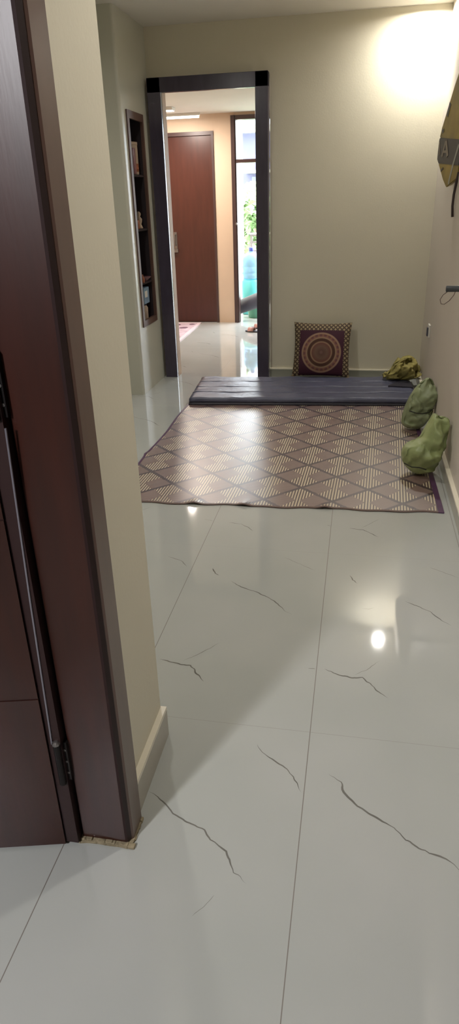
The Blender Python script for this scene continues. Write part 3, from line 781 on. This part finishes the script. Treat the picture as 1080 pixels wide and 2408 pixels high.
sw = empty('wall_socket', (WR, 5.29, 0.515)); tag(sw, 'small white electrical socket low on the right wall near the corner', 'socket')
bm = bmesh.new(); box(bm, (-0.012, -0.045, -0.045), (0.0, 0.045, 0.045), bev=0.003); link('socket_plate', bm, 'white', sw)
bm = bmesh.new(); box(bm, (-0.022, -0.012, -0.040), (-0.010, 0.03, 0.022), bev=0.002); link('socket_shade', bm, 'grey', sw)  # dark block puts the socket's shaded side into colour

# ------------------------------------------------------------------ NICHE SHELF and its things
ni = empty('wall_niche_shelf', (NX, NY0, NZ0)); tag(ni, 'tall narrow brown wooden niche shelf set into the left wall beside the doorway', 'shelf')
bpy.context.view_layer.update()
bm = bmesh.new(); fw = 0.035
box(bm, (NX - 0.01, NY0 - 0.012, NZ0 - 0.012), (NX + 0.010, NY0 + fw, NZ1 + 0.012)); box(bm, (NX - 0.01, NY1 - 0.018, NZ0 - 0.012), (NX + 0.010, NY1 + 0.012, NZ1 + 0.012))
box(bm, (NX - 0.01, NY0 + fw, NZ0 - 0.012), (NX + 0.010, NY1 - 0.018, NZ0 + 0.035)); box(bm, (NX - 0.01, NY0 + fw, NZ1 - 0.04), (NX + 0.010, NY1 - 0.018, NZ1 + 0.012))
at(link('face_frame', bm, 'nwood'), ni)
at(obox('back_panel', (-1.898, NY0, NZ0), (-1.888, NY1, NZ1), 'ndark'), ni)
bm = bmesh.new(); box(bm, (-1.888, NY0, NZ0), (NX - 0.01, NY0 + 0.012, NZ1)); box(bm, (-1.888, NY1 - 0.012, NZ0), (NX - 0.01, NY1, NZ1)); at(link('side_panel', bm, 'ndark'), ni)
SH = [0.545, 0.86, 1.26, 1.645]
for z_ in SH:
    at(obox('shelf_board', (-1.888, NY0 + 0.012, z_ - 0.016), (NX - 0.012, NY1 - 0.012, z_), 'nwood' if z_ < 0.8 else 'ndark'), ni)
def pot(name, prof, loc, m, label, cat, sm=True, sx=1, sy=1):
    bm = bmesh.new(); lathe(bm, prof, (0, 0, 0), 24, 0, 'Z', sx, sy); o = link(name, bm, m, None, sm, loc); tag(o, label, cat); return o
o = pot('storage_tin', [(0.050, 0), (0.055, 0.004), (0.055, 0.20), (0.050, 0.206)], (-1.79, 5.545, 1.645), 'jarw', 'tall beige tin on the upper shelf of the wall niche', 'tin', True, 1, 1.35)
bm = bmesh.new(); lathe(bm, [(0.053, 0.20), (0.057, 0.204), (0.057, 0.222), (0.03, 0.226)], (0, 0, 0), 24, 0, 'Z', 1, 1.35); link('lid', bm, 'jarw', o, True)
bm = bmesh.new(); lathe(bm, [(0.0556, 0.02), (0.0556, 0.075)], (0, 0, 0), 24, 0, 'Z', 1, 1.35); link('printed_band', bm, 'orange', o, True)
o = pot('storage_tin', [(0.034, 0), (0.036, 0.003), (0.036, 0.17), (0.032, 0.176)], (-1.75, 5.43, 1.645), 'rose', 'thin brownish tin beside the tall beige tin in the niche', 'tin')
o = pot('figurine', [(0.028, 0), (0.030, 0.006), (0.018, 0.03), (0.024, 0.05), (0.026, 0.07), (0.012, 0.088), (0.018, 0.10), (0.018, 0.112), (0.008, 0.125)], (-1.765, 5.55, 1.26), 'jarw', 'small pale figurine on the middle shelf of the wall niche', 'figurine')
o = pot('small_jar', [(0.022, 0), (0.024, 0.004), (0.024, 0.06), (0.018, 0.066)], (-1.75, 5.44, 1.26), 'orange', 'small orange brown jar beside the pale figurine', 'jar')
o = pot('shallow_bowl', [(0.028, 0), (0.030, 0.004), (0.062, 0.030), (0.064, 0.034), (0.058, 0.034), (0.028, 0.008)], (-1.765, 5.55, 0.86), 'rose', 'shallow dusty rose bowl on the lower shelf of the wall niche', 'bowl')
o = pot('small_bottle', [(0.016, 0), (0.018, 0.003), (0.018, 0.035), (0.008, 0.05), (0.008, 0.062)], (-1.735, 5.43, 0.86), 'orange', 'tiny brown bottle left of the rose bowl in the niche', 'bottle')
bm = bmesh.new(); lathe(bm, [(0.036, 0), (0.040, 0.006), (0.040, 0.11), (0.030, 0.125), (0.026, 0.13)], (0, 0, 0), 24); o = link('storage_jar', bm, 'jarw', None, True, (-1.775, 5.51, 0.545))
tag(o, 'beige jar at the bottom of the wall niche under the blue box', 'jar')
bm = bmesh.new(); lathe(bm, [(0.028, 0.127), (0.032, 0.13), (0.032, 0.142)], (0, 0, 0), 24); link('lid', bm, 'ndark', o)
bm = bmesh.new(); box(bm, (-0.040, -0.072, 0), (0.040, 0.072, 0.125), bev=0.003); o = link('printed_box', bm, 'bluebox', None, False, (-1.775, 5.51, 0.688))
tag(o, 'pale blue printed box resting on the beige jar in the niche', 'box')
bm = bmesh.new(); box(bm, (0.0395, -0.05, 0.05), (0.0412, 0.02, 0.10)); link('printed_label', bm, 'white', o)

# ------------------------------------------------------------------ FAR ROOM: lilac mat, slippers
m2 = empty('door_mat', (-2.5, 8.0, 0)); tag(m2, 'pale lilac patterned mat on the floor before the far brown door', 'mat')
bpy.context.view_layer.update()
bm = bmesh.new(); prism(bm, [(-2.85, 7.42), (-1.985, 7.42), (-2.01, 8.66), (-2.85, 8.66)], 0, 0.010); at(link('border', bm, 'mat2e'), m2)
bm = bmesh.new(); prism(bm, [(-2.82, 7.50), (-2.03, 7.50), (-2.05, 8.60), (-2.82, 8.60)], 0.009, 0.0125); at(link('field', bm, 'mat2'), m2)
for (mx_, my_, r_) in [(-2.12, 7.66, .05), (-2.2, 7.95, .07), (-2.15, 8.25, .06), (-2.3, 8.45, .07), (-2.4, 7.7, .07), (-2.42, 8.1, .08), (-2.10, 8.5, .04), (-2.6, 8.3, .07)]:
    bm = bmesh.new(); lathe(bm, [(r_, 0.0125), (r_ * 0.96, 0.0135)], (mx_, my_, 0), 7); at(link('motif', bm, 'mat2p'), m2)
def slipper(x, y, rz, label):
    t = empty('slipper', (x, y, 0), rz); tag(t, label, 'slipper', 'slippers in the far room')
    pts = [(0.035 * math.cos(a) * (1 + 0.12 * math.sin(a)), 0.13 * math.sin(a)) for a in [2 * math.pi * i / 24 for i in range(24)]]
    bm = bmesh.new(); prism(bm, pts, 0, 0.016); link('sole', bm, 'sole', t)
    bm = bmesh.new()
    n = 12
    for k0 in range(2):
        pass
    a_ = [(0.040 * math.cos(math.pi * i / n), 0.014 + 0.045 * math.sin(math.pi * i / n)) for i in range(n + 1)]
    f0 = [bm.verts.new((px, 0.01, pz)) for px, pz in a_]; f1 = [bm.verts.new((px * 0.95, 0.085, pz * 0.9)) for px, pz in a_]
    g0 = [bm.verts.new((px * 0.92, 0.012, pz * 0.92)) for px, pz in a_]; g1 = [bm.verts.new((px * 0.87, 0.083, pz * 0.82)) for px, pz in a_]
    for i in range(n):
        bm.faces.new((f0[i], f0[i + 1], f1[i + 1], f1[i])); bm.faces.new((g0[i + 1], g0[i], g1[i], g1[i + 1]))
        bm.faces.new((f0[i + 1], f0[i], g0[i], g0[i + 1])); bm.faces.new((f1[i], f1[i + 1], g1[i + 1], g1[i]))
    link('strap', bm, 'pink', t, True)
slipper(-1.21, 8.05, math.radians(75), 'dark soled slipper with pink strap nearest the doorway jamb')
slipper(-1.17, 8.30, math.radians(80), 'dark soled slipper with pink strap behind its pair')

# ------------------------------------------------------------------ BALCONY
struct(obox('floor_balcony', (-3.2, 8.85, -0.06), (1.6, 11.0, -0.005), 'ground'))
bm = bmesh.new()
box(bm, (-2.30, 9.9, 0), (-1.69, 10.25, 3.2)); 
struct(link('wall_balcony_pillar', bm, 'pillar'))
struct(obox('wall_balcony_side', (-2.6, 8.86, 0), (-1.75, 9.9, 3.2), 'pillar'))
rl = empty('balcony_railing', (-1.2, 10.8, 0)); tag(rl, 'dark metal balcony railing beyond the open balcony door', 'railing')
bpy.context.view_layer.update()
for z_ in (0.94, 0.84, 0.72, 0.3):
    at(obox('rail', (-1.69, 10.78, z_), (1.4, 10.81, z_ + 0.025), 'rail'), rl)
for k in range(6):
    at(obox('post', (-1.68 + k * 0.6, 10.775, -0.005), (-1.65 + k * 0.6, 10.815, 0.965), 'rail'), rl)
at(obox('top_board', (-1.69, 10.75, 0.965), (1.4, 10.84, 0.985), 'pillar'), rl)
# green tub
bm = bmesh.new(); lathe(bm, [(0.12, 0), (0.125, 0.01), (0.147, 0.20), (0.155, 0.205), (0.155, 0.215), (0.142, 0.215), (0.12, 0.02)], (0, 0, 0), 36)
o = link('plastic_tub', bm, 'green', None, True, (-1.345, 9.20, -0.005)); tag(o, 'low sea green plastic tub on the balcony floor under the grey bin', 'tub')
# grey bin lying slanted over the tub
bm = bmesh.new(); lathe(bm, [(0.075, -0.26), (0.085, -0.25), (0.100, 0.22), (0.108, 0.23), (0.108, 0.245), (0.09, 0.245), (0.08, -0.2)], (0, 0, 0), 32, 0, 'X')
o = link('plastic_bin', bm, 'grey', None, True, (-1.345, 8.935, 0.235)); o.rotation_euler = (0, math.radians(-20), math.radians(-3)); tag(o, 'slate grey plastic bin lying tilted across the green tub on the balcony', 'bin')
# teal drum and blue water bottle on it
bm = bmesh.new(); lathe(bm, [(0.125, 0), (0.135, 0.01), (0.136, 0.20), (0.130, 0.21), (0.136, 0.22), (0.136, 0.43), (0.12, 0.462), (0.10, 0.472)], (0, 0, 0), 36)
o = link('water_drum', bm, 'teal', None, True, (-1.47, 9.50, -0.005)); tag(o, 'teal plastic drum on the balcony under the blue water bottle', 'drum')
wbt = empty('water_bottle', (-1.47, 9.50, 0.467)); tag(wbt, 'large clear pale blue water bottle standing on the teal drum', 'bottle')
bm = bmesh.new(); lathe(bm, [(0.120, 0), (0.135, 0.012), (0.137, 0.07), (0.131, 0.078), (0.137, 0.086), (0.137, 0.15), (0.131, 0.158), (0.137, 0.166), (0.137, 0.23), (0.120, 0.275), (0.075, 0.315), (0.032, 0.335), (0.028, 0.36)], (0, 0, 0), 36)
link('bottle_body', bm, 'blue', wbt, True)
bm = bmesh.new(); lathe(bm, [(0.030, 0.345), (0.033, 0.35), (0.032, 0.39), (0.022, 0.395)], (0, 0, 0), 20); link('bottle_cap', bm, 'bluecap', wbt, True)

# trees and the house over the way
def tree(x, y, z0, hgt, r, m, label, seed, nl=1500):
    rnd = random.Random(seed)
    t = empty('garden_tree', (x, y, z0)); tag(t, label, 'tree', 'trees beyond the balcony')
    bm = bmesh.new(); tube(bm, [(0, 0, 0), (0.05, 0.03, hgt * 0.3), (-0.04, 0, hgt * 0.6), (0.02, 0, hgt * 0.85)], [0.09, 0.07, 0.05, 0.02], 8)
    for k in range(6):
        a = rnd.uniform(0, 6.28); tube(bm, [(0, 0, hgt * (0.4 + 0.07 * k)), (math.cos(a) * r * .5, math.sin(a) * r * .5, hgt * (0.55 + 0.06 * k)), (math.cos(a) * r * .8, math.sin(a) * r * .8, hgt * (0.6 + 0.06 * k))], [0.03, 0.02, 0.008], 6)
    link('trunk', bm, 'bark', t, True)
    bm = bmesh.new()
    cl_ = [(Vector((rnd.gauss(0, r * .45), rnd.gauss(0, r * .4), hgt * rnd.uniform(0.35, 1.0))), rnd.uniform(.25, .5) * r) for _ in range(16)]
    for _ in range(nl):
        c, rr = rnd.choice(cl_); d = Vector((rnd.gauss(0, 1), rnd.gauss(0, 1), rnd.gauss(0, 1))).normalized() * rr * rnd.random() ** 0.4
        p = c + d; a = Vector((rnd.gauss(0, 1), rnd.gauss(0, 1), rnd.gauss(0, .6))).normalized(); b = a.cross(Vector((rnd.gauss(0, 1), rnd.gauss(0, 1), rnd.gauss(0, 1)))).normalized()
        l_ = rnd.uniform(.07, .14); w_ = l_ * 0.42
        vs = [bm.verts.new(p - a * l_), bm.verts.new(p + b * w_), bm.verts.new(p + a * l_), bm.verts.new(p - b * w_)]; bm.faces.new(vs)
    link('crown', bm, m, t)
tree(-1.75, 12.6, -1.6, 3.1, 0.75, 'leaf', 'leafy green tree close behind the balcony railing', 5, 1700)
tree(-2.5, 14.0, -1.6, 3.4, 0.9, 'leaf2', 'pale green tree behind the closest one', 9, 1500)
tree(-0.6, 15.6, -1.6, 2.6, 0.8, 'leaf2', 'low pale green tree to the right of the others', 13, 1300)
hs = empty('neighbouring_house', (-3.0, 20.0, -3)); tag(hs, 'lavender grey house far beyond the balcony trees', 'building')
bpy.context.view_layer.update()
at(obox('house_wall', (-7.0, 20.0, -3.0), (1.5, 24.0, 3.05), 'house'), hs)
at(obox('roof', (-7.2, 19.7, 3.05), (1.7, 24.2, 3.2), 'pillar'), hs)
for (wx, wz) in [(-4.2, 1.6), (-2.7, 1.6), (-1.2, 1.6), (-4.2, -0.5), (-2.7, -0.5), (-1.2, -0.5)]:
    at(obox('window_pane', (wx - .35, 19.96, wz - .4), (wx + .35, 20.02, wz + .4), 'housew'), hs)
    at(obox('window_hood', (wx - .5, 19.6, wz + .48), (wx + .5, 20.0, wz + .55), 'pillar'), hs)
struct(obox('floor_garden', (-14, 11.0, -1.75), (8, 30, -1.6), 'leaf'))
